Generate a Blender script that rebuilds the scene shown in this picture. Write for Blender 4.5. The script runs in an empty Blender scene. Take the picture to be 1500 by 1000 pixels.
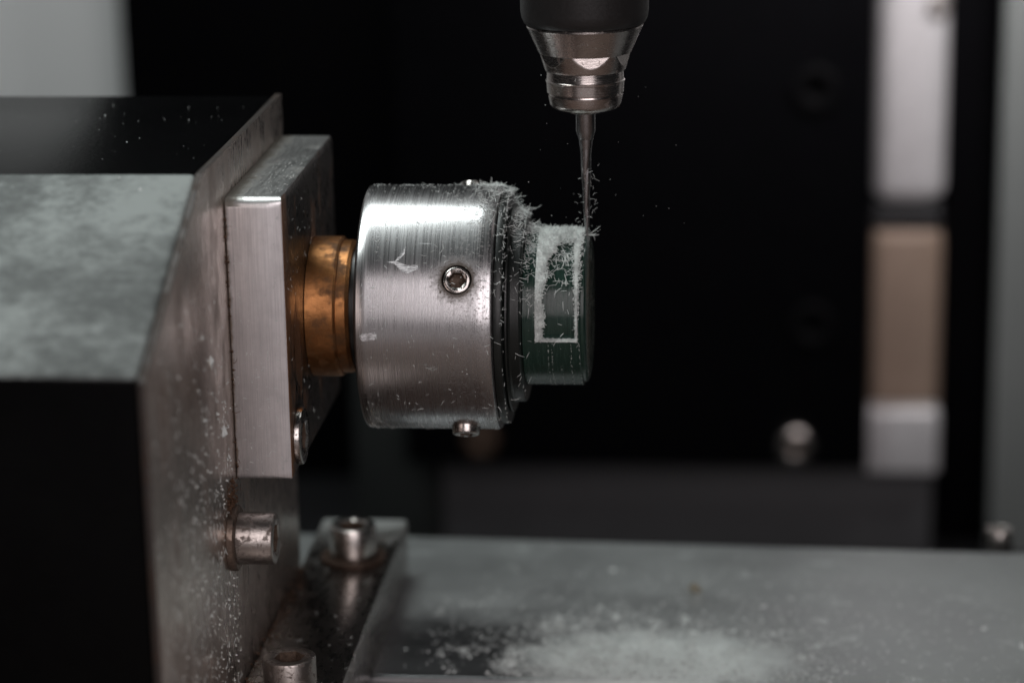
import bpy, bmesh, math, random
import numpy as np
from mathutils import Vector, Matrix
random.seed(7)
rng = np.random.default_rng(7)
MM = 0.001
scene = bpy.context.scene
col = scene.collection
R = math.radians

# ------------------------------------------------------------------ camera
cam_d = bpy.data.cameras.new('camera')
cam = bpy.data.objects.new('camera', cam_d)
col.objects.link(cam)
M = Matrix.Identity(4)
right, up, back = (0.99569838, 0.09105101, -0.0171593), (-0.00769009, 0.26577053, 0.96400565), (0.09233413, -0.95972691, 0.26532748)
for i in range(3):
    M[i][0], M[i][1], M[i][2] = right[i], up[i], back[i]
M[0][3], M[1][3], M[2][3] = 0.0479979, -0.3745563, 0.0983554
cam.matrix_world = M
cam_d.sensor_width = 36.0
cam_d.lens = 93.6
cam_d.clip_start = 0.02
cam_d.clip_end = 20.0
cam_d.dof.use_dof = True
cam_d.dof.focus_distance = 0.3745
cam_d.dof.aperture_fstop = 11.5
scene.camera = cam

# ------------------------------------------------------------------ world, lamps, exposure
w = bpy.data.worlds.new('World')
scene.world = w
w.use_nodes = True
w.node_tree.nodes['Background'].inputs[0].default_value = (0.9, 0.95, 1.0, 1)
w.node_tree.nodes['Background'].inputs[1].default_value = 0.012


def area(name, loc, target, sx, sy, power, colour):
    l = bpy.data.lights.new(name, 'AREA')
    l.shape = 'RECTANGLE'
    l.size, l.size_y = sx * MM, sy * MM
    l.energy = power
    l.color = colour
    o = bpy.data.objects.new(name, l)
    col.objects.link(o)
    o.location = Vector(loc) * MM
    o.rotation_euler = (Vector(target) - Vector(loc)).to_track_quat('-Z', 'Y').to_euler()
    return o


area('overhead_lamp', (-108, 28, 288), (-50, -5, 0), 290, 88, 0.60, (0.93, 1.0, 0.99))
area('front_softbox', (150, -640, 275), (10, 0, 5), 460, 540, 1.95, (1.0, 0.91, 0.925))
area('low_front_bounce_fill', (60, -520, -150), (0, 0, -10), 520, 200, 0.085, (1.0, 0.90, 0.90))  # added fill lamp standing in for bounce off an unseen floor
area('cabinet_lamp', (150, 120, 165), (84, 246, 68), 90, 40, 0.125, (1.0, 0.96, 0.97)).data.spread = R(62)

scene.view_settings.view_transform = 'Standard'
scene.view_settings.look = 'None'
scene.view_settings.exposure = 0.0
scene.view_settings.gamma = 1.0
scene.view_settings.use_curve_mapping = False
scene.cycles.use_denoising = True
scene.cycles.max_bounces = 8


# ------------------------------------------------------------------ node helpers
class NT:
    def __init__(self, name):
        self.m = bpy.data.materials.new(name)
        self.m.use_nodes = True
        self.t = self.m.node_tree
        self.b = self.t.nodes['Principled BSDF']
        tc = self.t.nodes.new('ShaderNodeTexCoord')
        mp = self.t.nodes.new('ShaderNodeMapping')
        mp.inputs['Scale'].default_value = (1000, 1000, 1000)     # object space in millimetres
        self.t.links.new(tc.outputs['Object'], mp.inputs['Vector'])
        self.co = mp.outputs[0]

    def link(self, a, b):
        self.t.links.new(a, b)

    def val(self, sock, v):
        if hasattr(v, 'is_linked') or hasattr(v, 'node'):
            self.link(v, sock)
        else:
            sock.default_value = v

    def scaled(self, s, rot=(0, 0, 0), loc=(0, 0, 0)):
        n = self.t.nodes.new('ShaderNodeMapping')
        n.inputs['Scale'].default_value = s
        n.inputs['Rotation'].default_value = rot
        n.inputs['Location'].default_value = loc
        self.link(self.co, n.inputs['Vector'])
        return n.outputs[0]

    def noise(self, scale, detail=4, rough=0.55, vec=None, dist=0.0):
        n = self.t.nodes.new('ShaderNodeTexNoise')
        n.inputs['Scale'].default_value = scale
        n.inputs['Detail'].default_value = detail
        n.inputs['Roughness'].default_value = rough
        n.inputs['Distortion'].default_value = dist
        self.link(vec if vec is not None else self.co, n.inputs['Vector'])
        return n.outputs['Fac']

    def voronoi(self, scale, vec=None, feature='F1', randomness=1.0):
        n = self.t.nodes.new('ShaderNodeTexVoronoi')
        n.feature = feature
        n.inputs['Scale'].default_value = scale
        n.inputs['Randomness'].default_value = randomness
        self.link(vec if vec is not None else self.co, n.inputs['Vector'])
        return n.outputs['Distance']

    def ramp(self, fac, a, b, va=0.0, vb=1.0, smooth=True):
        if a > b:
            a, b, va, vb = b, a, vb, va
        n = self.t.nodes.new('ShaderNodeMapRange')
        n.interpolation_type = 'SMOOTHSTEP' if smooth else 'LINEAR'
        n.inputs['From Min'].default_value = a
        n.inputs['From Max'].default_value = b
        n.inputs['To Min'].default_value = va
        n.inputs['To Max'].default_value = vb
        self.link(fac, n.inputs['Value'])
        return n.outputs['Result']

    def math(self, op, a, b=0.0, clamp=False):
        n = self.t.nodes.new('ShaderNodeMath')
        n.operation = op
        n.use_clamp = clamp
        self.val(n.inputs[0], a)
        self.val(n.inputs[1], b)
        return n.outputs[0]

    def mix(self, fac, a, b):
        n = self.t.nodes.new('ShaderNodeMix')
        n.data_type = 'RGBA'
        self.val(n.inputs[0], fac)
        for s, v in ((n.inputs[6], a), (n.inputs[7], b)):
            if isinstance(v, tuple):
                s.default_value = (*v, 1) if len(v) == 3 else v
            else:
                self.link(v, s)
        return n.outputs[2]

    def sep(self):
        n = self.t.nodes.new('ShaderNodeSeparateXYZ')
        self.link(self.co, n.inputs[0])
        return n.outputs

    def blob(self, c, r, edge=0.35, jag=0.6, jscale=1.2):
        """mask of an irregular patch round a point on the thing (mm)"""
        mp = self.t.nodes.new('ShaderNodeMapping')
        mp.vector_type = 'TEXTURE'
        mp.inputs['Location'].default_value = c
        mp.inputs['Scale'].default_value = r
        self.link(self.co, mp.inputs['Vector'])
        ln = self.t.nodes.new('ShaderNodeVectorMath')
        ln.operation = 'LENGTH'
        self.link(mp.outputs[0], ln.inputs[0])
        d = self.math('ADD', ln.outputs['Value'], self.math('MULTIPLY', self.math('SUBTRACT', self.noise(jscale, 5, 0.65), 0.5), jag * 2))
        return self.ramp(d, 1.0, 1.0 - edge)

    def bump(self, h, strength, dist=0.0001, prev=None):
        n = self.t.nodes.new('ShaderNodeBump')
        n.inputs['Strength'].default_value = strength
        n.inputs['Distance'].default_value = dist
        self.link(h, n.inputs['Height'])
        if prev is not None:
            self.link(prev, n.inputs['Normal'])
        return n.outputs[0]

    def out(self, color=None, rough=None, metal=None, normal=None, **kw):
        for nm, v in (('Base Color', color), ('Roughness', rough), ('Metallic', metal), ('Normal', normal)):
            if v is None:
                continue
            s = self.b.inputs[nm]
            if isinstance(v, tuple):
                s.default_value = (*v, 1)
            else:
                self.val(s, v)
        for k, v in kw.items():
            self.b.inputs[k.replace('_', ' ')].default_value = v
        return self.m


def metal_mat(name, colour, rough, brush=(1, 1, 1), brush_scale=2.0, brush_amt=0.15, stain=(0.10, 0.06, 0.035), stain_lo=0.62,
              stain_hi=0.75, stain_scale=0.25, stain_amt=0.7, specks=0.0, bump=0.15, metallic=1.0, mottled=0.25, speck_col=(0.5, 0.53, 0.5), streak=None, rust=(), film=None):
    n = NT(name)
    br = n.noise(brush_scale, 5, 0.6, n.scaled(brush))
    mo = n.noise(0.35, 5, 0.6)
    fine = n.noise(6.0, 3, 0.6)
    c = n.mix(n.ramp(br, 0.3, 0.7, 0, brush_amt), colour, tuple(x * 0.45 for x in colour))
    c = n.mix(n.ramp(mo, 0.35, 0.7, 0, mottled), c, tuple(x * 0.5 for x in colour))
    st = n.math('MULTIPLY', n.ramp(n.math('ADD', n.noise(stain_scale, 6, 0.65, n.scaled(streak) if streak else None), n.math('MULTIPLY', fine, 0.12)), stain_lo + 0.06, stain_hi + 0.06), stain_amt)
    for ax, a0, a1, amt in rust:                    # grime that has crept in from a seam or an edge
        e = n.math('ADD', n.sep()[ax], n.math('MULTIPLY', n.math('SUBTRACT', n.noise(0.45, 5, 0.7), 0.5), 2.2 * abs(a1 - a0)))
        st = n.math('MAXIMUM', st, n.ramp(e, a0, a1, amt, 0.0))
    c = n.mix(st, c, stain)
    met = n.ramp(st, 0, 1, metallic, metallic * 0.15, False)
    ro = n.math('ADD', n.ramp(br, 0.25, 0.75, rough - 0.07, rough + 0.09), n.math('MULTIPLY', st, 0.3), True)
    if film:                                        # pale film round one spot
        fm = n.math('MULTIPLY', n.blob(*film, 0.8, 0.25, 0.15), 0.85)
        c = n.mix(fm, c, (0.46, 0.48, 0.47))
        met = n.math('MULTIPLY', met, n.math('SUBTRACT', 1.0, fm))
        ro = n.math('MAXIMUM', ro, n.math('MULTIPLY', fm, 0.7))
    if specks > 0:
        v = n.voronoi(1.6, n.scaled((1, 1, 0.8)))
        sel = n.noise(0.22, 3, 0.6)
        sp = n.math('MULTIPLY', n.ramp(v, 0.17, 0.08), n.ramp(sel, 0.62 - specks * 0.35, 0.72 - specks * 0.3))
        v2 = n.voronoi(3.4)
        sp = n.math('MAXIMUM', sp, n.math('MULTIPLY', n.ramp(v2, 0.2, 0.1), n.ramp(n.noise(0.5, 2), 0.55 - specks * 0.2, 0.7 - specks * 0.2)))
        c = n.mix(sp, c, speck_col)
        met = n.math('MULTIPLY', met, n.math('SUBTRACT', 1.0, sp))
        ro = n.math('MAXIMUM', ro, n.math('MULTIPLY', sp, 0.8))
    nb = n.bump(br, bump, 0.00004)
    nb = n.bump(fine, bump * 0.6, 0.00005, nb)
    return n.out(c, ro, met, nb)


MAT = {}
MAT['cap_screw'] = metal_mat('cap_screw_steel', (0.50, 0.46, 0.43), 0.33, brush_scale=3, stain=(0.06, 0.035, 0.022), stain_lo=0.5, stain_hi=0.62, stain_scale=0.9, stain_amt=0.75, bump=0.5)
MAT['bright_screw'] = metal_mat('bright_screw_steel', (0.62, 0.58, 0.55), 0.22, stain=(0.05, 0.03, 0.018), stain_lo=0.58, stain_hi=0.7, stain_scale=1.2, bump=0.25)
MAT['socket_dirt'] = metal_mat('dirty_socket_steel', (0.16, 0.11, 0.08), 0.6, metallic=0.25, stain=(0.05, 0.028, 0.016), stain_lo=0.42, stain_hi=0.6, stain_scale=1.5, bump=0.8)
MAT['washer'] = metal_mat('rusty_washer_steel', (0.30, 0.24, 0.20), 0.42, stain=(0.07, 0.035, 0.018), stain_lo=0.42, stain_hi=0.6, stain_scale=0.8, bump=0.5)
MAT['block'] = metal_mat('milled_aluminium', (0.90, 0.88, 0.885), 0.42, metallic=0.8, brush=(5, 1, 0.08), brush_scale=1.4, brush_amt=0.5, stain=(0.13, 0.085, 0.05), stain_lo=0.70, stain_hi=0.80, stain_scale=0.35, specks=0.28, bump=0.3, mottled=0.3, rust=((0, -24.9, -24.3, 0.9),))
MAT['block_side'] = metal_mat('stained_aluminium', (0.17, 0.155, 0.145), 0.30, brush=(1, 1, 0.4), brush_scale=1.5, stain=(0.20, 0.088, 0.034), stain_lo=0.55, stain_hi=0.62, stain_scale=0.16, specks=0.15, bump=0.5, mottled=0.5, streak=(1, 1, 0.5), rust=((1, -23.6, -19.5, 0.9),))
MAT['bracket'] = metal_mat('dusty_steel_plate', (0.70, 0.615, 0.56), 0.27, brush=(1, 1, 0.25), brush_scale=1.2, brush_amt=0.3, stain=(0.125, 0.07, 0.038), stain_lo=0.48, stain_hi=0.72, stain_scale=0.11, stain_amt=0.75, specks=0.5, bump=0.35, metallic=0.92, mottled=0.35, streak=(1, 1, 0.45))
MAT['dark_washer'] = metal_mat('grimy_washer_and_shaded_bolt', (0.10, 0.07, 0.055), 0.5, stain=(0.06, 0.03, 0.016), stain_lo=0.42, stain_hi=0.6, stain_scale=0.8, bump=0.5)
MAT['plate_edge'] = metal_mat('grimy_cut_edge', (0.055, 0.045, 0.04), 0.5, metallic=0.3, stain=(0.05, 0.03, 0.02), stain_lo=0.45, stain_hi=0.6, stain_scale=0.3, bump=0.5)
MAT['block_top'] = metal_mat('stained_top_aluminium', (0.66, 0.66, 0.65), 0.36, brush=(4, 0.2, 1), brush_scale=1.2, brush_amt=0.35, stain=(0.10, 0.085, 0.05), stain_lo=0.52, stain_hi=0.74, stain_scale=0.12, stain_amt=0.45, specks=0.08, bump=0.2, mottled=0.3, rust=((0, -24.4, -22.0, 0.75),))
MAT['foot'] = metal_mat('dark_foot_steel', (0.33, 0.305, 0.285), 0.28, brush=(1, 0.3, 1), brush_scale=1.0, stain=(0.11, 0.055, 0.028), stain_lo=0.60, stain_hi=0.74, stain_scale=0.12, specks=0.0, bump=0.25, mottled=0.4, film=((-18, 50, -49), (22, 22, 22)))
MAT['bronze'] = metal_mat('bronze', (0.52, 0.235, 0.09), 0.37, brush=(0.5, 1, 1), brush_scale=1.5, brush_amt=0.3, stain=(0.07, 0.035, 0.014), stain_lo=0.46, stain_hi=0.68, stain_scale=0.35, specks=0.1, bump=0.9, mottled=0.75, speck_col=(0.2, 0.16, 0.12))
MAT['nut'] = metal_mat('collet_nut_steel', (0.70, 0.64, 0.61), 0.22, brush=(0.6, 0.6, 4), brush_scale=1.5, stain=(0.10, 0.05, 0.026), stain_lo=0.60, stain_hi=0.72, stain_scale=0.7, stain_amt=0.8, specks=0.1, bump=0.2, mottled=0.3)
MAT['carbide'] = metal_mat('carbide', (0.42, 0.41, 0.415), 0.25, brush=(1, 1, 0.2), brush_scale=3, stain_amt=0.0, bump=0.1)
MAT['rail'] = metal_mat('ground_rail_steel', (0.88, 0.86, 0.87), 0.34, metallic=0.4, brush=(4, 1, 0.2), brush_scale=0.5, stain=(0.3, 0.27, 0.25), stain_lo=0.6, stain_hi=0.8, stain_scale=0.05, stain_amt=0.4, bump=0.1, mottled=0.2)
MAT['tan'] = metal_mat('tan_sleeve', (0.36, 0.265, 0.205), 0.5, brush=(1, 1, 0.3), brush_scale=0.4, stain=(0.25, 0.17, 0.12), stain_lo=0.5, stain_hi=0.7, stain_scale=0.06, stain_amt=0.5, bump=0.1, metallic=0.2)


def chuck_mat():
    n = NT('turned_aluminium')
    turn = n.noise(1.0, 2, 0.6, n.scaled((5.5, 0.03, 0.03)))
    chat = n.noise(2.2, 3, 0.6, n.scaled((2.2, 0.9, 0.9)))
    fine = n.noise(7, 3, 0.6)
    mo = n.noise(0.25, 5, 0.6)
    base = (0.60, 0.595, 0.60)
    c = n.mix(n.ramp(turn, 0.3, 0.7, 0, 0.26), base, (0.36, 0.355, 0.36))
    c = n.mix(n.ramp(mo, 0.45, 0.75, 0, 0.3), c, (0.42, 0.40, 0.395))
    c = n.mix(n.ramp(n.noise(5.5, 3, 0.7), 0.42, 0.62, 0, 0.28), c, (0.30, 0.295, 0.295))
    # grime round the set screw that faces forward
    s = (5.85, -17.8 * math.cos(R(27)), 17.8 * math.sin(R(27)))
    g1 = n.blob(s, (4.1, 4.1, 4.1), 0.5, 0.6, 1.3)
    grain = n.ramp(n.noise(3.4, 3, 0.7), 0.42, 0.6)
    gm = n.math('MULTIPLY', g1, n.math('ADD', 0.38, n.math('MULTIPLY', grain, 0.62)), True)
    ring = n.blob(s, (3.0, 3.0, 3.0), 0.25, 0.15, 1.5)
    gm = n.math('MAXIMUM', gm, n.math('MULTIPLY', ring, 0.9))
    # oily speckle towards the workpiece end
    x = n.sep()[0]
    sp = n.math('MULTIPLY', n.ramp(n.noise(2.6, 4, 0.7), 0.53, 0.62), n.ramp(x, 1.0, 10.5, 0.0, 0.75))
    gm = n.math('MAXIMUM', gm, n.math('MULTIPLY', sp, 0.7))
    c = n.mix(gm, c, (0.07, 0.05, 0.035))
    # pale scuffs
    def on(xx, deg):
        return (xx, -17.8 * math.cos(R(deg)), 17.8 * math.sin(R(deg)))
    # hairline scratches
    hs = n.noise(1.0, 2, 0.5, n.scaled((0.25, 5, 5), (0.3, 0.4, 0.2)))
    hs = n.math('MULTIPLY', n.ramp(hs, 0.70, 0.74), 0.5)
    sc = hs
    c = n.mix(sc, c, (0.82, 0.82, 0.83))
    ro = n.ramp(turn, 0.3, 0.7, 0.235, 0.315)
    ro = n.math('ADD', ro, n.math('MULTIPLY', n.math('MAXIMUM', gm, sc), 0.25), True)
    met = n.ramp(gm, 0, 1, 1.0, 0.3, False)
    nb = n.bump(turn, 0.06, 0.00003)
    nb = n.bump(chat, 0.05, 0.00005, nb)
    nb = n.bump(fine, 0.10, 0.00004, nb)
    return n.out(c, ro, met, nb)


MAT['chuck'] = chuck_mat()


def housing_mat(name, film):
    n = NT(name)
    cl = n.noise(0.055, 8, 0.6, n.scaled((0.9, 0.8, 0.8)), 0.3)
    fi = n.noise(0.6, 6, 0.75, n.scaled((0.6, 1, 1)))
    fm = n.math('MULTIPLY', n.ramp(n.math('ADD', n.math('MULTIPLY', cl, 0.62), n.math('MULTIPLY', fi, 0.43)), 0.41, 0.65, 0.32, 1.0), film)
    v = n.voronoi(0.55)
    sp = n.math('MULTIPLY', n.ramp(v, 0.16, 0.06), n.ramp(n.noise(0.3, 2), 0.5, 0.6, 0, 0.8))
    c = n.mix(fm, (0.0015, 0.0015, 0.0018), (0.40, 0.44, 0.425))
    if film > 0.1:
        c = n.mix(n.math('MULTIPLY', sp, 0.5), c, (0.5, 0.53, 0.5))
    ro = n.ramp(fm, 0, 0.6, 0.22, 0.5)
    nb = n.bump(n.noise(1.2, 4, 0.6), 0.2, 0.00008)
    return n.out(c, ro, 0.0, nb, Specular_IOR_Level=0.075)


MAT['housing'] = housing_mat('black_painted_cover', 0.004)
MAT['housing_dust_sheen'] = housing_mat('black_cover_with_dust_and_painted_sheen', 0.88)  # dust film thickened to paint in the overhead lamp's reflection


def plain(name, colour, rough, var=0.3, scale=0.03, metallic=0.0, bump=0.1, spec=0.5):
    n = NT(name)
    a = n.noise(scale, 5, 0.6)
    b = n.noise(scale * 12, 4, 0.6)
    c = n.mix(n.ramp(a, 0.3, 0.7, 0, var), colour, tuple(x * 0.55 for x in colour))
    c = n.mix(n.ramp(b, 0.4, 0.7, 0, var * 0.5), c, tuple(min(1, x * 1.3) for x in colour))
    return n.out(c, n.ramp(b, 0.3, 0.7, rough - 0.06, rough + 0.08), metallic, n.bump(b, bump, 0.00006), Specular_IOR_Level=spec)


MAT['panel'] = plain('black_anodised_plate', (0.0018, 0.0018, 0.0025), 0.5, spec=0.07)
MAT['hole'] = plain('black_oxide_screw', (0.0015, 0.0015, 0.002), 0.45, spec=0.1)
MAT['back_block'] = plain('dark_grey_casting', (0.11, 0.11, 0.115), 0.55)
MAT['wall'] = plain('grey_painted_wall', (0.88, 0.92, 0.91), 0.6, 0.06)
MAT['side_panel'] = plain('grey_green_panel', (0.24, 0.255, 0.248), 0.55, 0.12)
MAT['rubber'] = plain('black_spindle_cover', (0.022, 0.021, 0.021), 0.42, 0.4, 0.2, bump=0.4)
MAT['ring_black'] = plain('black_seal', (0.012, 0.011, 0.010), 0.35, 0.3, 0.3)
MAT['casting_shade'] = plain('casting_with_painted_shade', (0.03, 0.034, 0.033), 0.55, spec=0.3)  # darker casting colour, the shade on its left end painted in
MAT['bounce_slab'] = plain('warm_grey_bounce', (0.25, 0.19, 0.16), 0.6, 0.3)
MAT['ledge'] = plain('dark_machine_base', (0.02, 0.02, 0.022), 0.5)
MAT['rusty_crumb'] = plain('ochre_crumb', (0.30, 0.27, 0.20), 0.7, 0.3, 0.8)


def bed_mat():
    n = NT('bed_aluminium_with_powder')
    br = n.noise(0.5, 5, 0.6, n.scaled((0.06, 1.5, 1)))
    mo = n.noise(0.05, 5, 0.6)
    c = n.mix(n.ramp(br, 0.3, 0.7, 0, 0.3), (0.20, 0.20, 0.205), (0.14, 0.14, 0.145))
    c = n.mix(n.ramp(mo, 0.4, 0.7, 0, 0.35), c, (0.10, 0.10, 0.10))
    fi = n.noise(0.5, 6, 0.7)
    cl = n.noise(0.16, 6, 0.7)
    heap = n.blob((32, 9, -59), (30, 19, 19), 0.9, 0.30, 0.25)
    wide = n.blob((34, 20, -59), (46, 30, 20), 0.95, 0.30, 0.2)
    heap = n.math('MULTIPLY', heap, 1.35, True)
    pw = n.math('MULTIPLY', heap, n.ramp(n.math('ADD', fi, n.math('MULTIPLY', heap, 0.6)), 0.50, 0.72))
    pw2 = n.math('MULTIPLY', wide, n.ramp(fi, 0.55, 0.72, 0, 0.45))
    pw3 = n.ramp(n.math('ADD', cl, n.math('MULTIPLY', fi, 0.3)), 0.72, 0.90, 0, 0.4)
    # fine film over the whole bar, cut back beside the foot to paint in shade
    foot_shade = n.blob((-6, 4, -59), (36, 33, 30), 0.6, 0.26, 0.14)
    film = n.math('MULTIPLY', n.math('SUBTRACT', 1.0, n.math('MULTIPLY', foot_shade, 0.95)), n.ramp(n.math('ADD', n.math('MULTIPLY', mo, 0.7), n.math('MULTIPLY', br, 0.3)), 0.3, 0.7, 0.62, 0.92))
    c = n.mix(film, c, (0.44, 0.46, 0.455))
    pw = n.math('MAXIMUM', pw, n.math('MAXIMUM', pw2, pw3))
    c = n.mix(pw, c, (0.86, 0.92, 0.89))
    st = n.math('MULTIPLY', n.ramp(n.noise(0.07, 5, 0.65), 0.62, 0.75), 0.25)
    c = n.mix(st, c, (0.25, 0.21, 0.19))
    cover = n.math('MAXIMUM', pw, film)
    met = n.math('MULTIPLY', n.ramp(cover, 0, 1, 0.95, 0.35, False), n.math('SUBTRACT', 1.0, pw))
    ro = n.math('ADD', n.ramp(br, 0.3, 0.7, 0.26, 0.36), n.math('MULTIPLY', cover, 0.2), True)
    nb = n.bump(fi, 0.25, 0.0002)
    nb = n.bump(br, 0.1, 0.00005, nb)
    return n.out(c, ro, met, nb)


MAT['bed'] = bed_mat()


def resin_mat():
    n = NT('dark_green_resin')
    ln = n.noise(1.2, 4, 0.7, n.scaled((4.0, 0.25, 0.25)))
    fi = n.noise(3, 4, 0.6)
    c = n.mix(n.ramp(ln, 0.3, 0.7), (0.012, 0.032, 0.024), (0.021, 0.050, 0.038))
    sp = n.math('MULTIPLY', n.ramp(n.voronoi(1.7), 0.14, 0.07), n.ramp(n.noise(0.6, 2), 0.5, 0.62))
    c = n.mix(n.math('MULTIPLY', sp, 0.6), c, (0.35, 0.40, 0.37))
    nb = n.bump(ln, 0.35, 0.00004)
    nb = n.bump(fi, 0.2, 0.00003, nb)
    return n.out(c, n.ramp(ln, 0.3, 0.7, 0.15, 0.30), 0.0, nb)


MAT['resin'] = resin_mat()
MAT['flange'] = plain('black_resin_flange', (0.010, 0.013, 0.012), 0.36, 0.4, 0.4, bump=0.3)


def chip_mat(name, colour):
    n = NT(name)
    a = n.noise(0.8, 3)
    c = n.mix(n.ramp(a, 0.35, 0.65), colour, tuple(x * 0.72 for x in colour))
    return n.out(c, 0.6, 0.0, None)


MAT['chip'] = chip_mat('pale_green_plastic_swarf', (0.86, 0.91, 0.885))
MAT['rust'] = plain('loose_rust', (0.10, 0.05, 0.026), 0.8, 0.5, 0.5)
MAT['powder'] = chip_mat('pale_green_powder', (0.58, 0.65, 0.61))


# ------------------------------------------------------------------ mesh helpers (millimetres in, metres out)
def obj(name, verts, faces, mat, parent=None, smooth=True, angle=30, matrix=None, mats=None, fmat=None):
    me = bpy.data.meshes.new(name)
    V = np.asarray(verts, float)
    if matrix is not None:
        m = np.array(matrix)
        V = V @ m[:3, :3].T + m[:3, 3]
    me.from_pydata((V * MM).tolist(), [], faces)
    for k in ([mat] if mats is None else mats):
        me.materials.append(MAT[k])
    bm = bmesh.new()
    bm.from_mesh(me)
    if len(bm.faces) < 60000:
        bmesh.ops.recalc_face_normals(bm, faces=bm.faces)
    if fmat:
        for f in bm.faces:
            f.material_index = fmat(f.normal, f.calc_center_median() / MM)
    bm.to_mesh(me)
    bm.free()
    if smooth:
        me.shade_smooth()
        me.set_sharp_from_angle(angle=R(angle))
    o = bpy.data.objects.new(name, me)
    col.objects.link(o)
    o.parent = parent
    return o


def thing(name, label, cat, group=None):
    o = bpy.data.objects.new(name, None)
    o.empty_display_size = 0.005
    col.objects.link(o)
    return tag(o, label, cat, group)


def tag(o, label, cat=None, group=None, kind=None):
    o['label'] = label
    if cat:
        o['category'] = cat
    if group:
        o['group'] = group
    if kind:
        o['kind'] = kind
    return o


def bevelled(verts, faces, width, segs=2):
    bm = bmesh.new()
    vs = [bm.verts.new(v) for v in verts]
    for f in faces:
        bm.faces.new([vs[i] for i in f])
    bmesh.ops.recalc_face_normals(bm, faces=bm.faces)
    if width:
        es = [e for e in bm.edges if len(e.link_faces) == 2 and e.calc_face_angle() > R(8)]
        bmesh.ops.bevel(bm, geom=es, offset=width, segments=segs, profile=0.5, affect='EDGES')
    bm.verts.ensure_lookup_table()
    bm.verts.index_update()
    V = [tuple(v.co) for v in bm.verts]
    F = [[v.index for v in f.verts] for f in bm.faces]
    bm.free()
    return V, F


def box(x0, x1, y0, y1, z0, z1, bev=0.4, segs=2):
    V = [(x, y, z) for x in (x0, x1) for y in (y0, y1) for z in (z0, z1)]
    F = [(0, 1, 3, 2), (4, 6, 7, 5), (0, 4, 5, 1), (2, 3, 7, 6), (0, 2, 6, 4), (1, 5, 7, 3)]
    return bevelled(V, F, bev, segs)


def extrude_x(poly, x0, x1, bev=0.4, segs=2):
    n = len(poly)
    V = [(x0, y, z) for y, z in poly] + [(x1, y, z) for y, z in poly]
    F = [list(range(n)), list(range(n, 2 * n))] + [(i, (i + 1) % n, n + (i + 1) % n, n + i) for i in range(n)]
    return bevelled(V, F, bev, segs)


def lathe(profile, n=96, axis='x', centre=(0, 0, 0), rfun=None):
    """profile: (axial, radius) pairs; closed at both ends"""
    V, F = [], []
    for a, r in profile:
        for k in range(n):
            t = 2 * math.pi * k / n
            rr = r if rfun is None else rfun(a, t, r)
            if axis == 'x':
                V.append((a, -rr * math.cos(t), rr * math.sin(t)))
            else:
                V.append((rr * math.sin(t), -rr * math.cos(t), a))
    m = len(profile)
    for i in range(m - 1):
        for k in range(n):
            k2 = (k + 1) % n
            F.append((i * n + k, i * n + k2, (i + 1) * n + k2, (i + 1) * n + k))
    F.append([k for k in range(n)])
    F.append([(m - 1) * n + k for k in range(n)])
    c = np.array(centre)
    return [tuple(np.array(v) + c) for v in V], F


def ngon_loop(r, z, n, hexa=False, rot=0.0):
    out = []
    for k in range(n):
        t = 2 * math.pi * k / n
        rr = r
        if hexa:
            s = math.pi / 3
            d = (t + rot) % s - s / 2
            rr = r * math.cos(s / 2) / math.cos(d)
        out.append((rr * math.cos(t), rr * math.sin(t), z))
    return out


def socket_head(r, h, hex_r, depth, cham=0.35, n=48):
    """socket head along +Z, base at z=0, hex recess in the top: returns (body, recess)"""
    loops = [ngon_loop(r * 0.98, 0, n), ngon_loop(r, 0.12, n), ngon_loop(r, h - cham, n), ngon_loop(r - cham * 0.35, h - cham * 0.35, n), ngon_loop(r - cham, h, n),
             ngon_loop(hex_r + 0.22, h, n), ngon_loop(hex_r, h - 0.2, n, True)]
    rec = [ngon_loop(hex_r, h - 0.2, n, True), ngon_loop(hex_r, h - depth, n, True), ngon_loop(hex_r * 0.5, h - depth - 0.25, n)]

    def mk(ls, cap0, cap1):
        V = [v for l in ls for v in l]
        F = [(i * n + k, i * n + (k + 1) % n, (i + 1) * n + (k + 1) % n, (i + 1) * n + k) for i in range(len(ls) - 1) for k in range(n)]
        if cap0:
            F.append(list(range(n)))
        if cap1:
            F.append([(len(ls) - 1) * n + k for k in range(n)])
        return V, F
    return mk(loops, True, False), mk(rec, False, True)


def frame(origin, zdir, spin=0.0):
    z = Vector(zdir).normalized()
    q = z.to_track_quat('Z', 'X')
    m = q.to_matrix().to_4x4() @ Matrix.Rotation(spin, 4, 'Z')
    m.translation = Vector(origin)
    return m


def cap_screw(name, parent, origin, zdir, r=3.7, h=5.0, hex_r=2.2, depth=2.4, washer=4.7, wt=1.0, mat='cap_screw', spin=0.3, wmat='washer'):
    m = frame(origin, zdir, spin)
    z0 = wt if washer else 0.0
    mm = m @ Matrix.Translation((0, 0, z0))
    body, rec = socket_head(r, h, hex_r, depth)
    s = obj(name, *body, mat, parent, matrix=mm)
    obj('hex_socket', *rec, 'socket_dirt', s, matrix=mm)
    if washer:
        V, F = lathe([(0, washer - 0.1), (0.15, washer), (wt - 0.2, washer), (wt, washer - 0.25)], 48, 'z')
        obj('washer', V, F, wmat, s, matrix=m)
    return s


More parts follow.
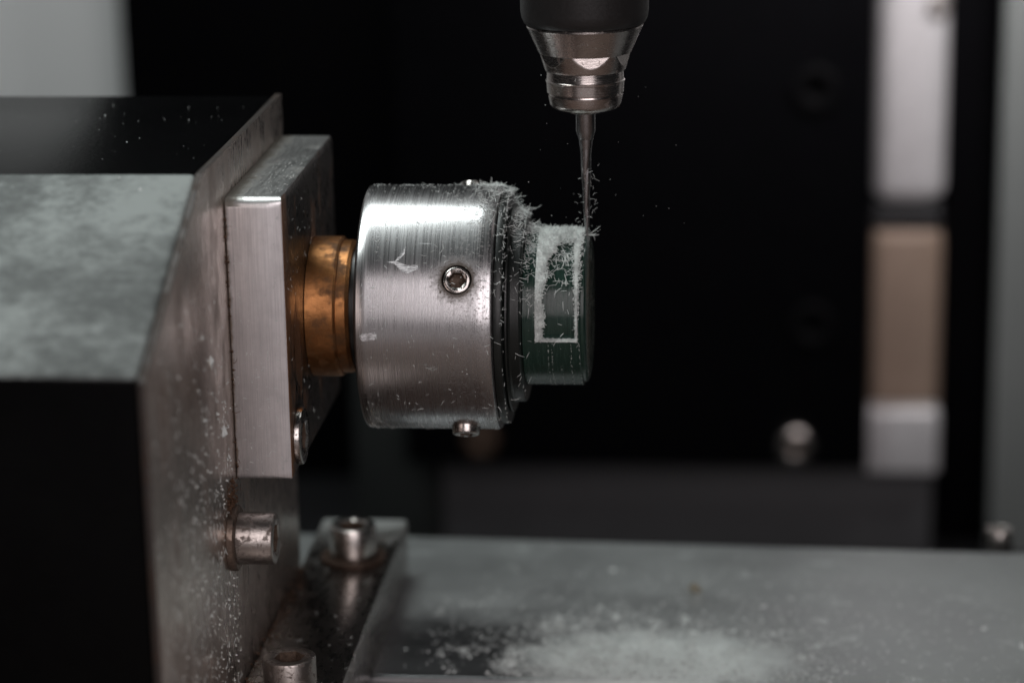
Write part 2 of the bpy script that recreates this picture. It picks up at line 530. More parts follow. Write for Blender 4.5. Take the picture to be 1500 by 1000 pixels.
# ------------------------------------------------------------------ the setting
# machine bed: a flat bar whose back edge runs slightly skew
bed_poly = [(-170, 2.6), (200, 0.2), (200, 58.0), (-170, 71.5)]
V = [(x, y, -59.0) for x, y in bed_poly] + [(x, y, -126.4) for x, y in bed_poly]
F = [(0, 1, 2, 3), (7, 6, 5, 4), (0, 4, 5, 1), (1, 5, 6, 2), (2, 6, 7, 3), (3, 7, 4, 0)]
V, F = bevelled(V, F, 0.9, 3)
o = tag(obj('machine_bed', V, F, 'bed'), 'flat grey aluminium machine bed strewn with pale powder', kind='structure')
o = tag(obj('machine_base', *box(-500, 500, 1, 470, -150, -126.5, 0.5), 'ledge'), 'dark machine base under and behind the bed', kind='structure')
o = tag(obj('front_bounce_slab', *box(-500, 500, -420, 0.5, -150, -118, 0.5), 'bounce_slab'), 'warm grey bounce slab added in front of the bed', kind='structure')  # slab added out of view to bounce warm light upward
o = tag(obj('wall', *box(-900, 500, 330, 335, -126, 430, 0), 'wall'), 'blurred pale grey wall behind the machine', kind='structure')

# dark uprights behind
o = obj('rear_screen', *box(-117.5, -20, 300, 308, -126.3, 260, 0.6), 'panel')
tag(o, 'wide matt black upright panel standing in front of the pale grey wall', 'screen')

t = thing('carriage_plate', 'thick black carriage plate with a silver button bolt near its lower edge', 'plate')
obj('plate', *box(-36.2, 73.8, 230, 243, -99.4, 240, 0.9), 'panel', t)
for (x, z, mt) in ((56.8, -93.1, 'bright_screw'), (-18.0, -92.9, 'dark_washer')):  # left bolt coloured dark for the shade it sits in
    body, rec = socket_head(4.6, 3.2, 2.0, 1.9, 1.4)
    m = frame((x, 230, z), (0, -1, 0))
    b = obj('button_bolt', *body, mt, t, matrix=m)
    obj('hex_socket', *rec, 'socket_dirt', b, matrix=m)
for (x, z) in ((60.5, -8.4), (60.4, -64.1)):
    body, rec = socket_head(5.4, 1.4, 3.0, 1.2, 0.3)
    m = frame((x, 230, z), (0, -1, 0))
    b = obj('recessed_bolt', *body, 'hole', t, matrix=m)
    obj('hex_socket', *rec, 'hole', b, matrix=m)

o = thing('rear_casting', 'dark grey casting below and behind the black carriage plate', 'casting')
obj('base', *box(-29.5, 90, 244, 266, -126.3, -103.8, 0.8), 'back_block', o)
obj('upright', *box(-51, -30, 244.2, 265.8, -126.3, -55, 0.8), 'casting_shade', o)

t = thing('linear_guide', 'upright bright steel guide rail with tan lower sleeve and silver end block', 'guide rail')


def rod(x0, x1, y0, y1, z0, z1, mat, name, bev):
    return obj(name, *box(x0, x1, y0, y1, z0, z1, bev, 5), mat, t)


rod(74.6, 91.6, 246, 264, -39.2, 240, 'rail', 'rail', 4.5)
rod(74.9, 90.6, 247, 263, -45.2, -39.3, 'ledge', 'wiper', 0.6)
rod(74.5, 91.3, 246, 264, -103.0, -45.3, 'tan', 'sleeve', 2.6)
rod(73.6, 90.9, 236.0, 243.5, -102.6, -86.6, 'rail', 'end_block', 1.2)
obj('rail_screw', *socket_head(2.6, 1.6, 1.4, 0.8)[0], 'cap_screw', t, matrix=frame((88.6, 246.6, 8), (0.3, -1, 0)))

o = obj('black_pillar', *box(92.0, 106.5, 256, 272, -126.3, 260, 0.6), 'panel')
tag(o, 'narrow black pillar between the bright guide rail and the grey side panel', 'pillar')
o = obj('side_panel', *box(104.2, 240, 246, 252, -126.3, 260, 0.6), 'side_panel')
tag(o, 'plain grey green upright panel beside the narrow black pillar', 'panel')

t = thing('standoff_screw', 'small bright screw on a dark post just behind the bed beside the grey panel', 'screw')
V, F = lathe([(-126.4, 2.6), (-63.0, 2.6)], 32, 'z', (90.4, 75, 0))
obj('post', V, F, 'ledge', t)
body, rec = socket_head(2.4, 3.6, 1.3, 1.4)
m = frame((90.4, 75, -63), (0, 0, 1))
s = obj('head', *body, 'bright_screw', t, matrix=m)
obj('hex_socket', *rec, 'socket_dirt', s, matrix=m)

# ------------------------------------------------------------------ rotary unit housing
prof = [(-36.25, 27.2), (-74.1, 10.5), (-74.1, -58.9), (22.8, -58.9), (22.8, 27.2)]
V, F = extrude_x(prof, -165, -26.05, 0.7, 3)
hs = thing('rotary_unit', 'black housing with a dusty sloped face greyed by painted-in sheen and glossy black top', 'machine housing')


def hm(nrm, c):
    return 1 if (nrm.y < -0.15 and nrm.z > 0.5) else 0


obj('housing', V, F, 'housing', hs, mats=['housing', 'housing_dust_sheen'], fmat=hm, angle=50)

# ------------------------------------------------------------------ bracket: upright plate + foot
br = thing('bracket', 'speckled brown grey steel plate with sloped corner, standing on a dark foot', 'bracket')
prof = [(-36.4, 27.4), (-74.4, 9.9), (-74.4, -58.8), (23.2, -58.8), (23.2, 27.4)]
V, F = extrude_x(prof, -26.0, -25.0, 0.12, 2)
obj('upright_plate', V, F, 'bracket', br, mats=['bracket', 'plate_edge'], fmat=lambda nr, c: 0 if nr.x > 0.9 else 1)
V, F = box(-24.95, -10.7, -64, 46.0, -58.95, -49.0, 0.5, 2)
obj('foot', V, F, 'foot', br)
cap_screw('side_screw', br, (-25.0, -28.9, -25.9), (1, 0, 0), 3.65, 5.2, 2.15, 2.6, 4.6, 1.1, spin=0.2)
cap_screw('foot_screw', br, (-17.9, -27.3, -49.0), (0, 0, 1), 3.75, 5.0, 2.25, 2.6, None)
cap_screw('foot_screw', br, (-16.8, 25.8, -49.0), (0, 0, 1), 3.75, 5.0, 2.25, 2.6, 5.3, 1.1, mat='bright_screw', spin=0.6, wmat='dark_washer')

# ------------------------------------------------------------------ clamp block
cb = thing('clamp_block', 'square milled aluminium block bolted to the speckled plate', 'block')
pts = [(-24.95, 0.45), (-24.85, 0.12), (-24.6, 0.0), (-19.1, 0.0), (-17.35, 0.28), (-17.12, 0.38), (-17.02, 0.52), (-17.0, 0.75)]
outline = [(x, -24.0 + d) for x, d in pts] + [(-17.0, 20.4), (-17.4, 20.9), (-24.95, 20.9)]
levels = []
RT, RB = 1.5, 0.9                                   # rounded upper and lower front edges
ends = [(-19.0 + RB * (1 - math.sin(u)), RB * (1 - math.cos(u)) if u else 0.0) for u in ()]
prof_b = [(-19.0 + RB * (1 - math.cos(u)), RB * (1 - math.sin(u))) for u in np.linspace(0, math.pi / 2, 6)]
prof_t = [(21.4 - RT * (1 - math.sin(u)), RT * (1 - math.cos(u))) for u in np.linspace(0, math.pi / 2, 9)]
for z, ins in prof_b + prof_t:
    L = []
    for x, y in outline:
        yy = max(y, -24.0 + ins) if y < 0 else min(y, 20.9 - ins * 0.3)
        L.append((min(x, -17.0 - ins * 0.28), yy, z))
    levels.append(L)
n = len(outline)
V = [v for L in levels for v in L]
F = [(i * n + k, i * n + (k + 1) % n, (i + 1) * n + (k + 1) % n, (i + 1) * n + k) for i in range(len(levels) - 1) for k in range(n)]
F += [list(range(n)), [(len(levels) - 1) * n + k for k in range(n)]]
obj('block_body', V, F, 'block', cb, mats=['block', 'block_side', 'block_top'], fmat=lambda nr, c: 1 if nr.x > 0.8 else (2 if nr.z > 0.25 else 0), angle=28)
s = cap_screw('face_screw', cb, (-17.0, -18.4, -14.2), (1, 0, 0), 4.1, 1.0, 2.1, 0.9, None, mat='bright_screw')

# ------------------------------------------------------------------ bushing and shaft ring
bu = thing('bushing', 'worn bronze bushing between the aluminium block and the chuck', 'bushing')
V, F = lathe([(-17.0, 10.0), (-16.9, 10.3), (-12.9, 10.3), (-12.55, 10.05), (-12.5, 9.55)], 96)
obj('collar', V, F, 'bronze', bu)
V, F = lathe([(-12.55, 9.75), (-11.2, 9.75), (-10.7, 9.4), (-10.65, 8.6)], 96)
obj('shoulder', V, F, 'bronze', bu)
V, F = lathe([(-10.8, 8.9), (-8.6, 8.9)], 96)
obj('shaft_ring', V, F, 'ring_black', bu)

# ------------------------------------------------------------------ chuck
ch = thing('chuck', 'silver turned aluminium chuck with four set screws', 'chuck')
V, F = lathe([(-8.7, 9.0), (-8.7, 17.3), (-8.66, 17.5), (-8.52, 17.68), (-8.25, 17.8), (-7.0, 17.8), (0, 17.8), (3.2, 17.8), (8.5, 17.8), (10.3, 17.8), (10.65, 17.66), (10.85, 17.3), (10.85, 9)], 256)
body_o = obj('chuck_body', V, F, 'chuck', ch, angle=35)
SCREWS = ((27, -0.15), (117, 0.9), (-63, 1.15), (-153, 0.8))
cV, cF = [], []
for deg, prot in SCREWS:                       # threaded holes, drilled for real
    d = Vector((0, -math.cos(R(deg)), math.sin(R(deg))))
    v, f = lathe([(0, 2.12), (3.95, 2.12), (4.2, 2.45), (5.5, 2.45)], 40, 'z')
    mt = np.array(frame(Vector((5.85, 0, 0)) + d * 13.8, d))
    b = len(cV)
    cV += [tuple(mt[:3, :3] @ np.array(q) + mt[:3, 3]) for q in v]
    cF += [[b + k for k in q] for q in f]
cut = obj('drill', cV, cF, 'socket_dirt', smooth=False)
md = body_o.modifiers.new('holes', 'BOOLEAN')
md.operation = 'DIFFERENCE'
md.object = cut
md.solver = 'EXACT'
dg = bpy.context.evaluated_depsgraph_get()
me2 = bpy.data.meshes.new_from_object(body_o.evaluated_get(dg))
body_o.modifiers.clear()
body_o.data = me2
bpy.data.objects.remove(cut)
for p_ in me2.polygons:
    if p_.material_index >= len(me2.materials):
        p_.material_index = 0
me2.shade_smooth()
me2.set_sharp_from_angle(angle=R(35))
for deg, prot in SCREWS:
    d = Vector((0, -math.cos(R(deg)), math.sin(R(deg))))
    body, rec = socket_head(2.0, prot + 3.5, 1.25, 1.7, 0.3, 36)
    m = frame(Vector((5.85, 0, 0)) + d * (17.8 - 3.5), d, 0.4)
    s = obj('set_screw', *body, 'bright_screw', ch, matrix=m)
    obj('hex_socket', *rec, 'socket_dirt', s, matrix=m)

# ------------------------------------------------------------------ workpiece
wp = thing('workpiece', 'dark green stepped resin blank with a milled window, held in the chuck', 'workpiece')
V, F = lathe([(10.9, 9), (10.9, 16.6), (11.0, 16.9), (11.6, 17.0), (12.0, 16.85), (12.1, 16.4), (12.1, 13)], 160)
obj('flange', V, F, 'flange', wp, angle=40)
V, F = lathe([(12.15, 12), (12.15, 15.0), (12.4, 15.25), (12.6, 15.2), (12.75, 13.9), (13.0, 13.75), (14.2, 13.75), (14.4, 13.5), (14.4, 11)], 160)
obj('step_ring', V, F, 'flange', wp, angle=30)
RW = 11.25
PX0, PX1 = 16.3, 22.3
PA0, PA1 = -11.0, 128.0
xs = [14.45, 14.5, 15.2, 16.0, PX0, PX0 + 0.12, 17.9, 17.95, 19.0, 20.0, 20.9, 20.95, 21.6, PX1 - 0.12, PX1, 22.6, 22.75, 22.8, 23.2, 23.45, 23.55]
angs = sorted(set([round(a, 3) for a in np.arange(-180, 180, 2.5)] + [PA0, PA0 + 0.7, PA0 + 3.0, PA0 + 3.3, PA1, PA1 - 0.7]))
V, F = [], []
for x in xs:
    for a in angs:
        r = RW
        if x <= 14.45:
            r = RW - 0.35
        elif x >= 23.55:
            r = RW - 1.3
        elif x >= 23.45:
            r = RW - 0.85
        elif x >= 22.8:
            r = RW - 0.5
        elif x >= 22.75:
            r = RW - 0.15
        if PX0 + 0.1 < x < PX1 - 0.1 and PA0 + 0.6 < a < PA1 - 0.6:
            r = RW - 0.75
            if 17.93 < x < 20.92 and a > PA0 + 3.2:
                r = RW - 1.05
        V.append((x, -r * math.cos(R(a)), r * math.sin(R(a))))
n = len(angs)
for i in range(len(xs) - 1):
    for k in range(n):
        F.append((i * n + k, i * n + (k + 1) % n, (i + 1) * n + (k + 1) % n, (i + 1) * n + k))
F += [list(range(n)), [(len(xs) - 1) * n + k for k in range(n)]]
obj('stub', V, F, 'resin', wp, angle=25)

# ------------------------------------------------------------------ spindle
SX = 23.1
sp = thing('spindle', 'dark spindle nose with a stepped steel collet nut pointing down', 'spindle')
V, F = lathe([(41.6, 7.5), (41.6, 8.3), (41.9, 8.65), (42.6, 8.95), (43.6, 9.1), (60, 9.2), (120, 9.2)], 96, 'z', (SX, 0, 0))
obj('spindle_nose', V, F, 'rubber', sp, angle=40)


def flats(a, t, r):
    if 35.6 < a < 37.55:
        s = math.pi / 3
        d = ((t - R(12) + s / 2) % s) - s / 2
        ap = 5.97 - (a - 36.5) * 0.08
        return min(r, ap / math.cos(d))
    return r


prof = [(29.5, 3.4), (29.55, 4.55), (29.75, 4.8), (30.15, 5.08), (30.3, 5.12), (31.25, 5.32), (31.45, 5.34), (31.5, 5.2), (31.7, 5.15), (31.78, 5.3), (31.9, 5.5), (33.3, 5.56),
        (33.38, 5.66), (33.6, 5.68), (33.72, 5.55), (34.3, 5.5), (34.95, 5.46), (35.0, 5.72), (35.15, 5.8)]
prof += [(35.2 + 0.1 * k, 5.82 + (6.48 - 5.82) * k / 23) for k in range(1, 24)]
prof += [(37.53, 6.5), (37.56, 6.56), (37.62, 6.64), (41.0, 8.15), (41.25, 8.3), (41.5, 8.3), (41.62, 8.1), (41.62, 5)]
V, F = lathe(prof, 240, 'z', (SX, 0, 0), flats)
nut = obj('collet_nut', V, F, 'nut', sp, angle=22)
V, F = lathe([(28.9, 1.45), (28.9, 2.5), (29.2, 3.0), (29.6, 3.2)], 64, 'z', (SX, 0, 0))
obj('collet', V, F, 'nut', sp)

ct = thing('milling_cutter', 'slender tapered carbide cutter reaching down to the green blank', 'cutter')
V, F = lathe([(24.9, 1.0), (26.2, 1.4), (34, 1.42)], 48, 'z', (SX, 0, 0))
obj('shank', V, F, 'carbide', ct, angle=40)
prof = [(9.95, 0.03), (10.1, 0.20)] + [(10.1 + 0.15 * k, 0.20 + 0.62 * (k / 90) ** 0.8) for k in range(1, 91)] + [(24.2, 0.93), (25.0, 0.99), (25.2, 0.99)]


def flute(a, t, r):
    if a < 23.4:
        tw = t - a * 0.55
        c = abs(math.cos(tw))
        fade = min(1, (23.4 - a) / 2)
        return r * (1 - 0.18 * fade * (1 - c) ** 1.3)
    return r


V, F = lathe(prof, 40, 'z', (SX, 0, 0), flute)
obj('flutes', V, F, 'carbide', ct, angle=40)


# ------------------------------------------------------------------ swarf
class Chips:
    def __init__(self):
        self.V, self.F, self.k = [], [], 0

    def add(self, p, d, n, L, wid, curl=0.0, taper=0.5):
        """one curled sliver from p along d, bending towards n"""
        d = d / np.linalg.norm(d)
        s = np.cross(d, n)
        ls = np.linalg.norm(s)
        if ls < 1e-6:
            return
        s = s / ls
        n = np.cross(s, d)
        segs = 4
        for i in range(segs):
            u = i / (segs - 1)
            a = curl * u
            if abs(curl) > 1e-3:
                off = d * (math.sin(a) / curl * L) + n * ((1 - math.cos(a)) / curl * L)
            else:
                off = d * (u * L)
            nn = n * math.cos(a) - d * math.sin(a)
            ww = wid * (1 - taper * abs(2 * u - 0.8) ** 2 * 0.6)
            c = p + off
            self.V += [c + s * ww, c - s * ww * 0.9 + nn * ww * 0.1, c + nn * ww * 1.1]
        b = self.k
        for i in range(segs - 1):
            for j in range(3):
                self.F.append((b + i * 3 + j, b + i * 3 + (j + 1) % 3, b + (i + 1) * 3 + (j + 1) % 3, b + (i + 1) * 3 + j))
        self.F += [(b, b + 2, b + 1), (b + 9, b + 10, b + 11)]
        self.k += 12

    def grain(self, p, r):
        o = [np.array(v, float) for v in ((1, 0, 0), (0, 1, 0), (0, 0, 1), (-1, 0, 0), (0, -1, 0), (0, 0, -1))]
        for v in o:
            self.V.append(p + (v + rng.normal(0, 0.25, 3)) * r * rng.uniform(0.6, 1.4, 3))
        b = self.k
        for f in ((0, 1, 2), (1, 3, 2), (3, 4, 2), (4, 0, 2), (1, 0, 5), (3, 1, 5), (4, 3, 5), (0, 4, 5)):
            self.F.append(tuple(b + i for i in f))
        self.k += 6

    def build(self, name, label, mat='chip'):
        o = obj(name, self.V, self.F, mat, smooth=False)
        return tag(o, label, 'swarf', kind='stuff')


def cyl(x, a, r):
    return np.array((x, -r * math.cos(R(a)), r * math.sin(R(a)))), np.array((0, -math.cos(R(a)), math.sin(R(a))))


def rand_dir(nrm, lift):
    v = rng.normal(0, 1, 3)
    v -= nrm * v.dot(nrm)
    v /= np.linalg.norm(v)
    return v + nrm * lift


def surface_r(x):
    if x < 10.85:
        return 17.8
    if x < 12.1:
        return 17.0
    if x < 12.75:
        return 15.2
    if x < 14.4:
        return 13.75
    return RW


# swarf clinging to the flange and step rings, thick on top and thinning downwards
C = Chips()
for i in range(920):
    x = 9.8 + 6.6 * rng.beta(1.6, 1.2)
    a = 96 + rng.normal(0, 32)
    if a < 20 or a > 175:
        continue
    r = surface_r(x)
    top = max(0, 1 - abs(a - 98) / 55)
    if x < 11 and rng.random() > top * 0.75 + 0.05:
        continue
    if a < 62 and rng.random() < 0.45:
        continue
    p, nr = cyl(x, a, r + rng.random() ** 1.5 * (0.1 + (0.45 if x < 12.2 else 1.1) * top * (x > 11)))
    C.add(p, rand_dir(nr, rng.uniform(-0.3, 0.4) if x > 10.8 else rng.uniform(0, 0.35)), nr, min(2.2, rng.lognormal(-0.15, 0.45)), rng.uniform(0.02, 0.048), rng.normal(0, 0.8))
for i in range(90):                           # slivers on the rings lower down
    x = rng.choice([11.1, 12.05, 12.7, 14.35, 13.6, 15.4]) + rng.normal(0, 0.12)
    a = rng.uniform(-60, 62)
    if rng.random() > 0.25 + 0.75 * max(0, (a + 20) / 82):
        continue
    p, nr = cyl(x, a, surface_r(x) + 0.05)
    C.add(p, rand_dir(nr, rng.uniform(0, 0.5)), nr, rng.uniform(0.6, 1.5), rng.uniform(0.03, 0.05), rng.normal(0, 0.4))
for x0, amt in ((12.1, 280), (14.4, 190)):     # fine fuzz along the ring edges
    for i in range(amt):
        a = rng.uniform(-70, 110)
        if rng.random() > 0.12 + 0.88 * max(0, (a + 10) / 120):
            continue
        p, nr = cyl(x0 + rng.normal(0, 0.09), a, surface_r(x0 - 0.1) - 0.15 + rng.normal(0, 0.12))
        C.add(p, np.array((rng.normal(0, 0.4), rng.normal(0, 1), rng.normal(0, 1))), nr, rng.uniform(0.2, 0.7), rng.uniform(0.03, 0.055), rng.normal(0, 0.4))
C.build('flange_swarf', 'pale green plastic slivers clinging to the stepped rings next to the chuck')

# fuzz round the milled window of the workpiece
C = Chips()


def fuzz(x, a, lift=(0.0, 0.8), L=(0.25, 0.8), h=0.1, wid=(0.03, 0.06)):
    p, nr = cyl(x, a, RW - 0.1 + rng.random() * h)
    C.add(p, rand_dir(nr, rng.uniform(*lift)), nr, rng.uniform(*L), rng.uniform(*wid), rng.normal(0, 0.5))


def left_width(a):
    return 1.15 + 0.25 * math.sin(a * 0.21) + 0.12 * math.sin(a * 0.9) + 1.9 * min(1, max(0, (a - 30) / 45)) ** 1.5


for i in range(3000):                          # left border, broad, with a clean outer edge
    a = PA0 + (PA1 - PA0) * rng.random()
    u = rng.random()
    fuzz(PX0 + 0.1 + u * left_width(a), a, (-0.1, 0.8), (0.15, 0.36 + 0.45 * (a > 25) * u), 0.3)
for i in range(1900):                          # right border, narrow low down
    a = PA0 + (PA1 - PA0) * rng.random()
    g = max(0, min(1, (a - 2) / 45))
    fuzz(PX1 - 0.1 + rng.normal(0, 0.08 + 0.2 * g), a, (-0.1, 0.7), (0.1, 0.28 + 0.5 * g), 0.2)
for i in range(350):                           # lower border, a thin line
    x = PX0 + (PX1 - PX0) * rng.random()
    fuzz(x, PA0 + abs(rng.normal(0.4, 0.6)), (-0.1, 0.3), (0.1, 0.3), 0.1)
for x, a in ((19.3, -11), (22.2, -12), (22.5, -13), (22.0, -11.5), (15.0, -10), (19.6, 3), (20.4, -4), (22.6, 12)):
    fuzz(x, a, (0, 0.3), (0.6, 1.0), 0.3)
for i in range(3900):                          # thick tuft over the top
    a = 98 + rng.normal(0, 20)
    x = PX0 + 0.1 + (PX1 - PX0) * rng.random()
    if a < 68 and (17.9 + rng.normal(0, .3) < x < 21.6 + rng.normal(0, .3)) and rng.random() < 0.9:
        continue
    p, nr = cyl(x, a, RW - 0.7 + rng.random() * 1.0)
    C.add(p, rand_dir(nr, rng.uniform(0.1, 1.2)), nr, rng.uniform(0.3, 0.95), rng.uniform(0.025, 0.055), rng.normal(0, 0.5))


def ridge(path, wfun, seed):
    """lumpy strip of packed powder: path gives (x, angle) and the direction across it"""
    r2 = np.random.default_rng(seed)
    m_ = 7
    b = C.k
    for i, (x, a, dx, da) in enumerate(path):
        wd = wfun(i) * r2.uniform(0.8, 1.15)
        for k in range(m_):
            u = k / (m_ - 1)
            h = 0.0 if k in (0, m_ - 1) else r2.uniform(0.02, 0.2)
            C.V.append(cyl(x + dx * wd * u, a + da * wd * u / RW * 57.3, RW - (0.75 if k == m_ - 1 else 0.02) + h)[0])
    for i in range(len(path) - 1):
        for k in range(m_ - 1):
            q = b + i * m_ + k
            C.F.append((q, q + 1, q + m_ + 1, q + m_))
    C.k += len(path) * m_


al = np.linspace(PA0, PA1, 150)
ridge([(PX0 - 0.03, a, 1, 0) for a in al], lambda i: left_width(al[i]), 3)
ridge([(PX1 + 0.06, a, -1, 0) for a in al], lambda i: 0.28 + 0.45 * max(0, min(1, (al[i] - 5) / 60)), 4)
xl = np.linspace(PX0, PX1, 50)
ridge([(x, PA0 - 0.3, 0, 1) for x in xl], lambda i: 0.26 + 0.5 * max(0, 1 - min(xl[i] - PX0 - 0.9, PX1 - xl[i]) / 0.6) ** 2 + 0.05 * math.sin(i), 5)
for i in range(200):                           # loose slivers on the window floor
    a = rng.uniform(20, 66) if rng.random() < 0.9 else rng.uniform(-6, 20)
    if rng.random() > (0.12 + 0.88 * max(0, (a - 18) / 45)):
        continue
    p, nr = cyl(rng.uniform(17.4, 21.8), a, RW - 0.85)
    C.add(p, rand_dir(nr, rng.uniform(0, 0.5)), nr, rng.uniform(0.6, 1.35), rng.uniform(0.032, 0.055), rng.normal(0, 0.35))
for i in range(60):
    p, nr = cyl(rng.uniform(14.6, 16.2), rng.uniform(15, 100), RW)
    C.add(p, rand_dir(nr, rng.uniform(0, 0.4)), nr, rng.uniform(0.5, 1.2), rng.uniform(0.03, 0.055), rng.normal(0, 0.4))
for i in range(110):                           # crumbs down the streaks on the lower stub
    xx = rng.choice([18.1, 18.7, 21.4, 22.6, 20.0]) + rng.normal(0, 0.05)
    p, nr = cyl(xx, rng.uniform(-72, -13), RW + 0.02)
    C.add(p, np.array((rng.normal(0, 0.15), nr[2], -nr[1])), nr, rng.uniform(0.1, 0.45), rng.uniform(0.02, 0.035), 0.1)
C.build('window_swarf', 'dense pale green fuzz outlining the milled window of the green blank')

# slivers and grains on the chuck
C = Chips()
for i in range(950):
    x = rng.uniform(-8, 10.5)
    a = rng.uniform(-85, 115)
    if rng.random() > 0.16 + 0.5 * max(0, (x + 2) / 12) * max(0.15, (a + 20) / 120):
        continue
    p, nr = cyl(x, a, 17.82)
    C.add(p, rand_dir(nr, rng.uniform(0, 0.1)), nr, rng.uniform(0.3, 1.25), rng.uniform(0.025, 0.05), rng.normal(0, 0.5))
for i in range(200):
    x = 10.6 - abs(rng.normal(0, 1.6))
    p, nr = cyl(x, rng.uniform(55, 125), 17.82)
    C.add(p, rand_dir(nr, rng.uniform(0, 0.4)), nr, rng.uniform(0.4, 1.5), rng.uniform(0.03, 0.055), rng.normal(0, 0.6))
for i in range(1500):
    a = rng.uniform(-70, 120)
    x = rng.uniform(-8.3, 10.5)
    if rng.random() > 0.15 + 0.85 * max(0, a / 120):
        continue
    p, nr = cyl(x, a, 17.82)
    C.grain(p, rng.uniform(0.025, 0.08))
C.build('chuck_swarf', 'fine pale slivers and grains scattered over the silver chuck')

# thin translucent flakes stuck to the chuck
fl = NT('thin_plastic_film')
MAT['film'] = fl.out((0.93, 0.94, 0.95), 0.35, 0.0, None)
fl.link(fl.ramp(fl.noise(2.2, 4, 0.65, fl.scaled((0.5, 2, 2))), 0.38, 0.6, 0.08, 0.9), fl.b.inputs['Alpha'])
flakes = [[(-2.99, 35.2), (-1.58, 42.6), (-1.61, 39.1), (-2.42, 36.1)],
          [(-4.05, 35.2), (-2.8, 35.6), (-1.13, 33.5), (0.31, 33.8), (0.44, 31.9), (-1.08, 29.7), (-1.91, 30.7), (-2.97, 34.1)],
          [(-7.57, 1.8), (-6.5, 2.4), (-5.43, 2.8), (-5.35, 0.9), (-5.75, -0.7), (-7.41, -1.4), (-7.68, -0.2)]]
V, F = [], []
for fk in flakes:
    b, m_ = len(V), len(fk)
    for r in (17.815, 17.85):
        V += [tuple(cyl(x, a, r)[0]) for x, a in fk]
    F += [list(range(b, b + m_)), list(range(b + m_, b + 2 * m_))] + [(b + k, b + (k + 1) % m_, b + m_ + (k + 1) % m_, b + m_ + k) for k in range(m_)]
tag(obj('film_flakes', V, F, 'film', smooth=False), 'thin pale film flakes stuck on the front of the silver chuck', 'swarf', kind='stuff')

# specks on block, plate and housing
C = Chips()
for i in range(150):
    p = np.array((rng.uniform(-24.7, -17.3), -24.03, rng.uniform(-18.5, 19)))
    nr = np.array((0, -1.0, 0))
    C.add(p, rand_dir(nr, 0.05), nr, rng.uniform(0.15, 0.7), rng.uniform(0.02, 0.04), rng.normal(0, 0.8))
for i in range(170):
    p = np.array((rng.uniform(-22, -17.6), rng.uniform(-22, 5), 21.42))
    C.grain(p, rng.uniform(0.025, 0.07))
for i in range(60):
    p = np.array((-16.97, rng.uniform(-23, 0), rng.uniform(-18, 19)))
    nr = np.array((1.0, 0, 0))
    C.add(p, rand_dir(nr, 0.05), nr, rng.uniform(0.2, 0.8), rng.uniform(0.02, 0.04), 0.3)
C.build('block_swarf', 'tiny pale specks scattered over the aluminium block')
C = Chips()
for i in range(1300):
    z = rng.uniform(-48, 14)
    y = -26 - 48 * rng.beta(1.0, 1.5)
    if rng.random() > 0.2 + 0.8 * min(1, max(0, (6 - z) / 26)):
        continue
    if y < -74 or z > 9.9 + (y + 74.4) * 0.46:
        continue
    p = np.array((-24.98, y, z))
    nr = np.array((1.0, 0, 0))
    if rng.random() < 0.6:
        C.grain(p, rng.uniform(0.06, 0.2))
    else:
        C.add(p, np.array((0.05, rng.normal(0, 0.5), rng.normal(0, 1))), nr, rng.uniform(0.3, 1.1), rng.uniform(0.03, 0.07), rng.normal(0, 0.5))
for y, z, s in ((-37.5, 1.9, 0.75), (-43, -4.6, 0.5), (-31.5, -10, 0.8), (-42, 6.5, 0.4), (-35, -6, 0.35)):
    C.grain(np.array((-24.95, y, z)), s)
C.build('plate_swarf', 'pale powder grains stuck to the steel plate')
C = Chips()
for i in range(130):
    x = rng.uniform(-95, -28)
    y = rng.uniform(-35, 20)
    if rng.random() > 0.3 + 0.7 * (x + 95) / 67:
        continue
    C.grain(np.array((x, y, 27.2)), rng.uniform(0.025, 0.08) * (1.8 if rng.random() < 0.06 else 1))
for i in range(40):
    x = rng.uniform(-95, -28)
    u = rng.random()
    C.grain(np.array((x, -36.25 - 37.85 * u, 27.2 - 17.4 * u)), rng.uniform(0.08, 0.3))
C.build('housing_swarf', 'pale dust grains lying on the black housing')

# powder and flakes on the bed and the foot
C = Chips()
up_n = np.array((0, 0, 1.0))


def bed_back(x):
    return 71.5 - (x + 170) / 370 * 13.5


clumps = [(rng.normal(28, 15), rng.normal(11, 10), rng.uniform(0.4, 2.2)) for _ in range(260)]
for i in range(10500):
    if rng.random() < 0.8:
        cx, cy, cr = clumps[int(rng.random() ** 1.3 * len(clumps))]
        x, y = rng.normal(cx, cr), rng.normal(cy, cr)
    else:
        x, y = rng.normal(36, 32), rng.normal(18, 18)
    if x < 10 and rng.random() > max(0.10, (x + 6) / 16):
        continue
    if x < -10 or x > 130 or y < 2.2 or y > bed_back(x) - 1.5:
        continue
    p = np.array((x, y, -58.97))
    if rng.random() < 0.55:
        C.grain(p, min(0.6, rng.lognormal(-2.25, 0.55)))
    else:
        C.add(p, rand_dir(up_n, rng.uniform(0, 0.5)), up_n, rng.uniform(0.3, 1.4), rng.uniform(0.03, 0.08), rng.normal(0, 0.6))
C.build('bed_swarf', 'drift of pale green powder and slivers on the grey bed')
C = Chips()
for i in range(70):
    x, y = rng.uniform(-24.5, -11), rng.uniform(-45, 44)
    p = np.array((x, y, -48.97))
    if rng.random() < 0.5:
        C.grain(p, rng.uniform(0.05, 0.15))
    else:
        C.add(p, rand_dir(up_n, 0.05), up_n, rng.uniform(0.4, 1.3), rng.uniform(0.03, 0.06), rng.normal(0, 0.5))
C.build('foot_swarf', 'few pale slivers lying on the dark bracket foot')

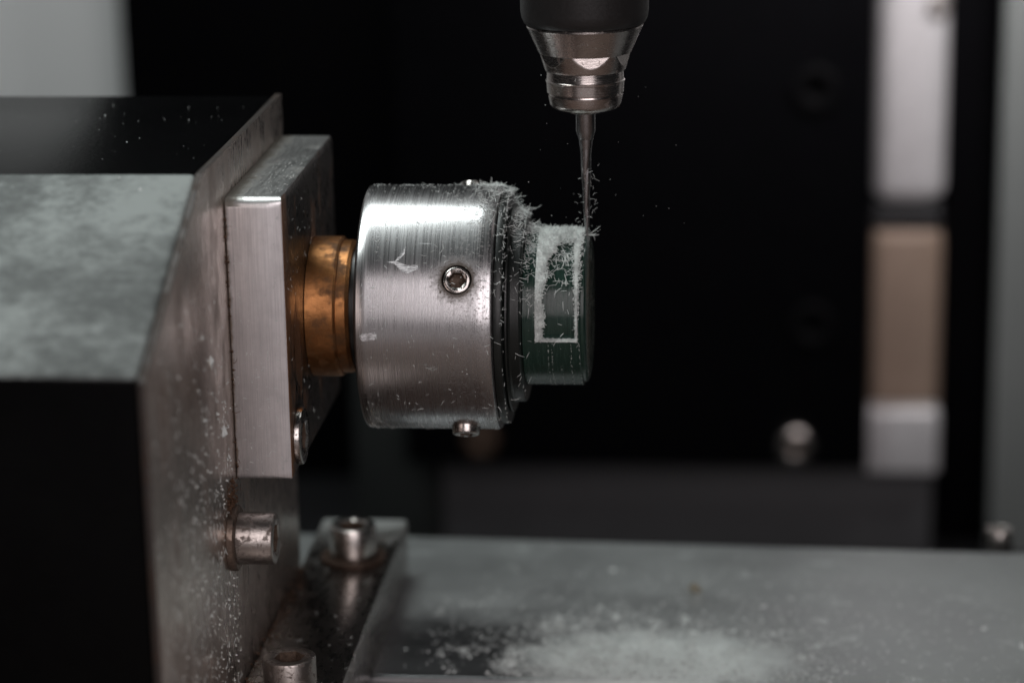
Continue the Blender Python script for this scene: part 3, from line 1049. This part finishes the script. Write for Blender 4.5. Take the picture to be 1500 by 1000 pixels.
# swarf thrown up round the cutter
C = Chips()
for i in range(50):
    z = rng.uniform(10.8, 21.5)
    a = rng.uniform(0, 2 * math.pi)
    rr = 0.75 + abs(rng.normal(0, 0.35))
    p = np.array((SX + rr * math.cos(a), rr * math.sin(a), z))
    nr = np.array((math.cos(a), math.sin(a), 0.2))
    C.add(p, nr + rng.normal(0, 0.8, 3), np.array((0, 0, 1.0)), rng.uniform(0.3, 1.1), rng.uniform(0.02, 0.035), rng.normal(0, 1.2))
for d, L in (((1, -0.1, 0.55), 2.4), ((1, 0.2, -0.15), 1.7), ((0.8, -0.3, 0.1), 1.5)):
    C.add(np.array((SX + 0.1, 0, 10.8)), np.array(d, float), np.array((0, 0, 1.0)), L, 0.07, 0.3)
for i in range(34):
    p = np.array((SX + rng.normal(-1, 6), rng.normal(0, 5), rng.uniform(8, 34)))
    C.grain(p, rng.uniform(0.025, 0.075))
C.build('cutter_swarf', 'thin curled slivers flying up around the slender cutter')

# rusty crumbs packed into the corners
C = Chips()
for i in range(420):
    if i < 150:
        y, z = -28.9 + rng.normal(0, 1.6), -21.2 + abs(rng.normal(0, 1.6))
        p = np.array((-24.95 + abs(rng.normal(0, 0.35)), y, z))
    elif i < 210:
        p = np.array((-24.95 + abs(rng.normal(0, 0.2)), -24.3 + rng.normal(0, 0.3), rng.uniform(-19, 20)))
    else:
        p = np.array((-24.95 + abs(rng.normal(0, 0.9)), rng.uniform(-40, 22), -48.9 + abs(rng.normal(0, 0.25))))
    if rng.random() < 0.75:
        C.grain(p, rng.uniform(0.08, 0.24))
    else:
        C.add(p, rng.normal(0, 1, 3) + np.array((0.4, 0, 0)), np.array((0, 0, 1.0)), rng.uniform(0.5, 1.4), rng.uniform(0.03, 0.07), rng.normal(0, 0.8))
C.build('rust_crumbs', 'rusty brown crumbs packed along the plate corners and around its screw', 'rust')

# crumbs on the bed
o = Chips()
o.grain(np.array((37.8, 39.6, -58.6)), 1.0)
c1 = obj('ochre_crumb', o.V, o.F, 'rusty_crumb', smooth=False)
tag(c1, 'small ochre crumb lying on the grey bed', 'crumb')
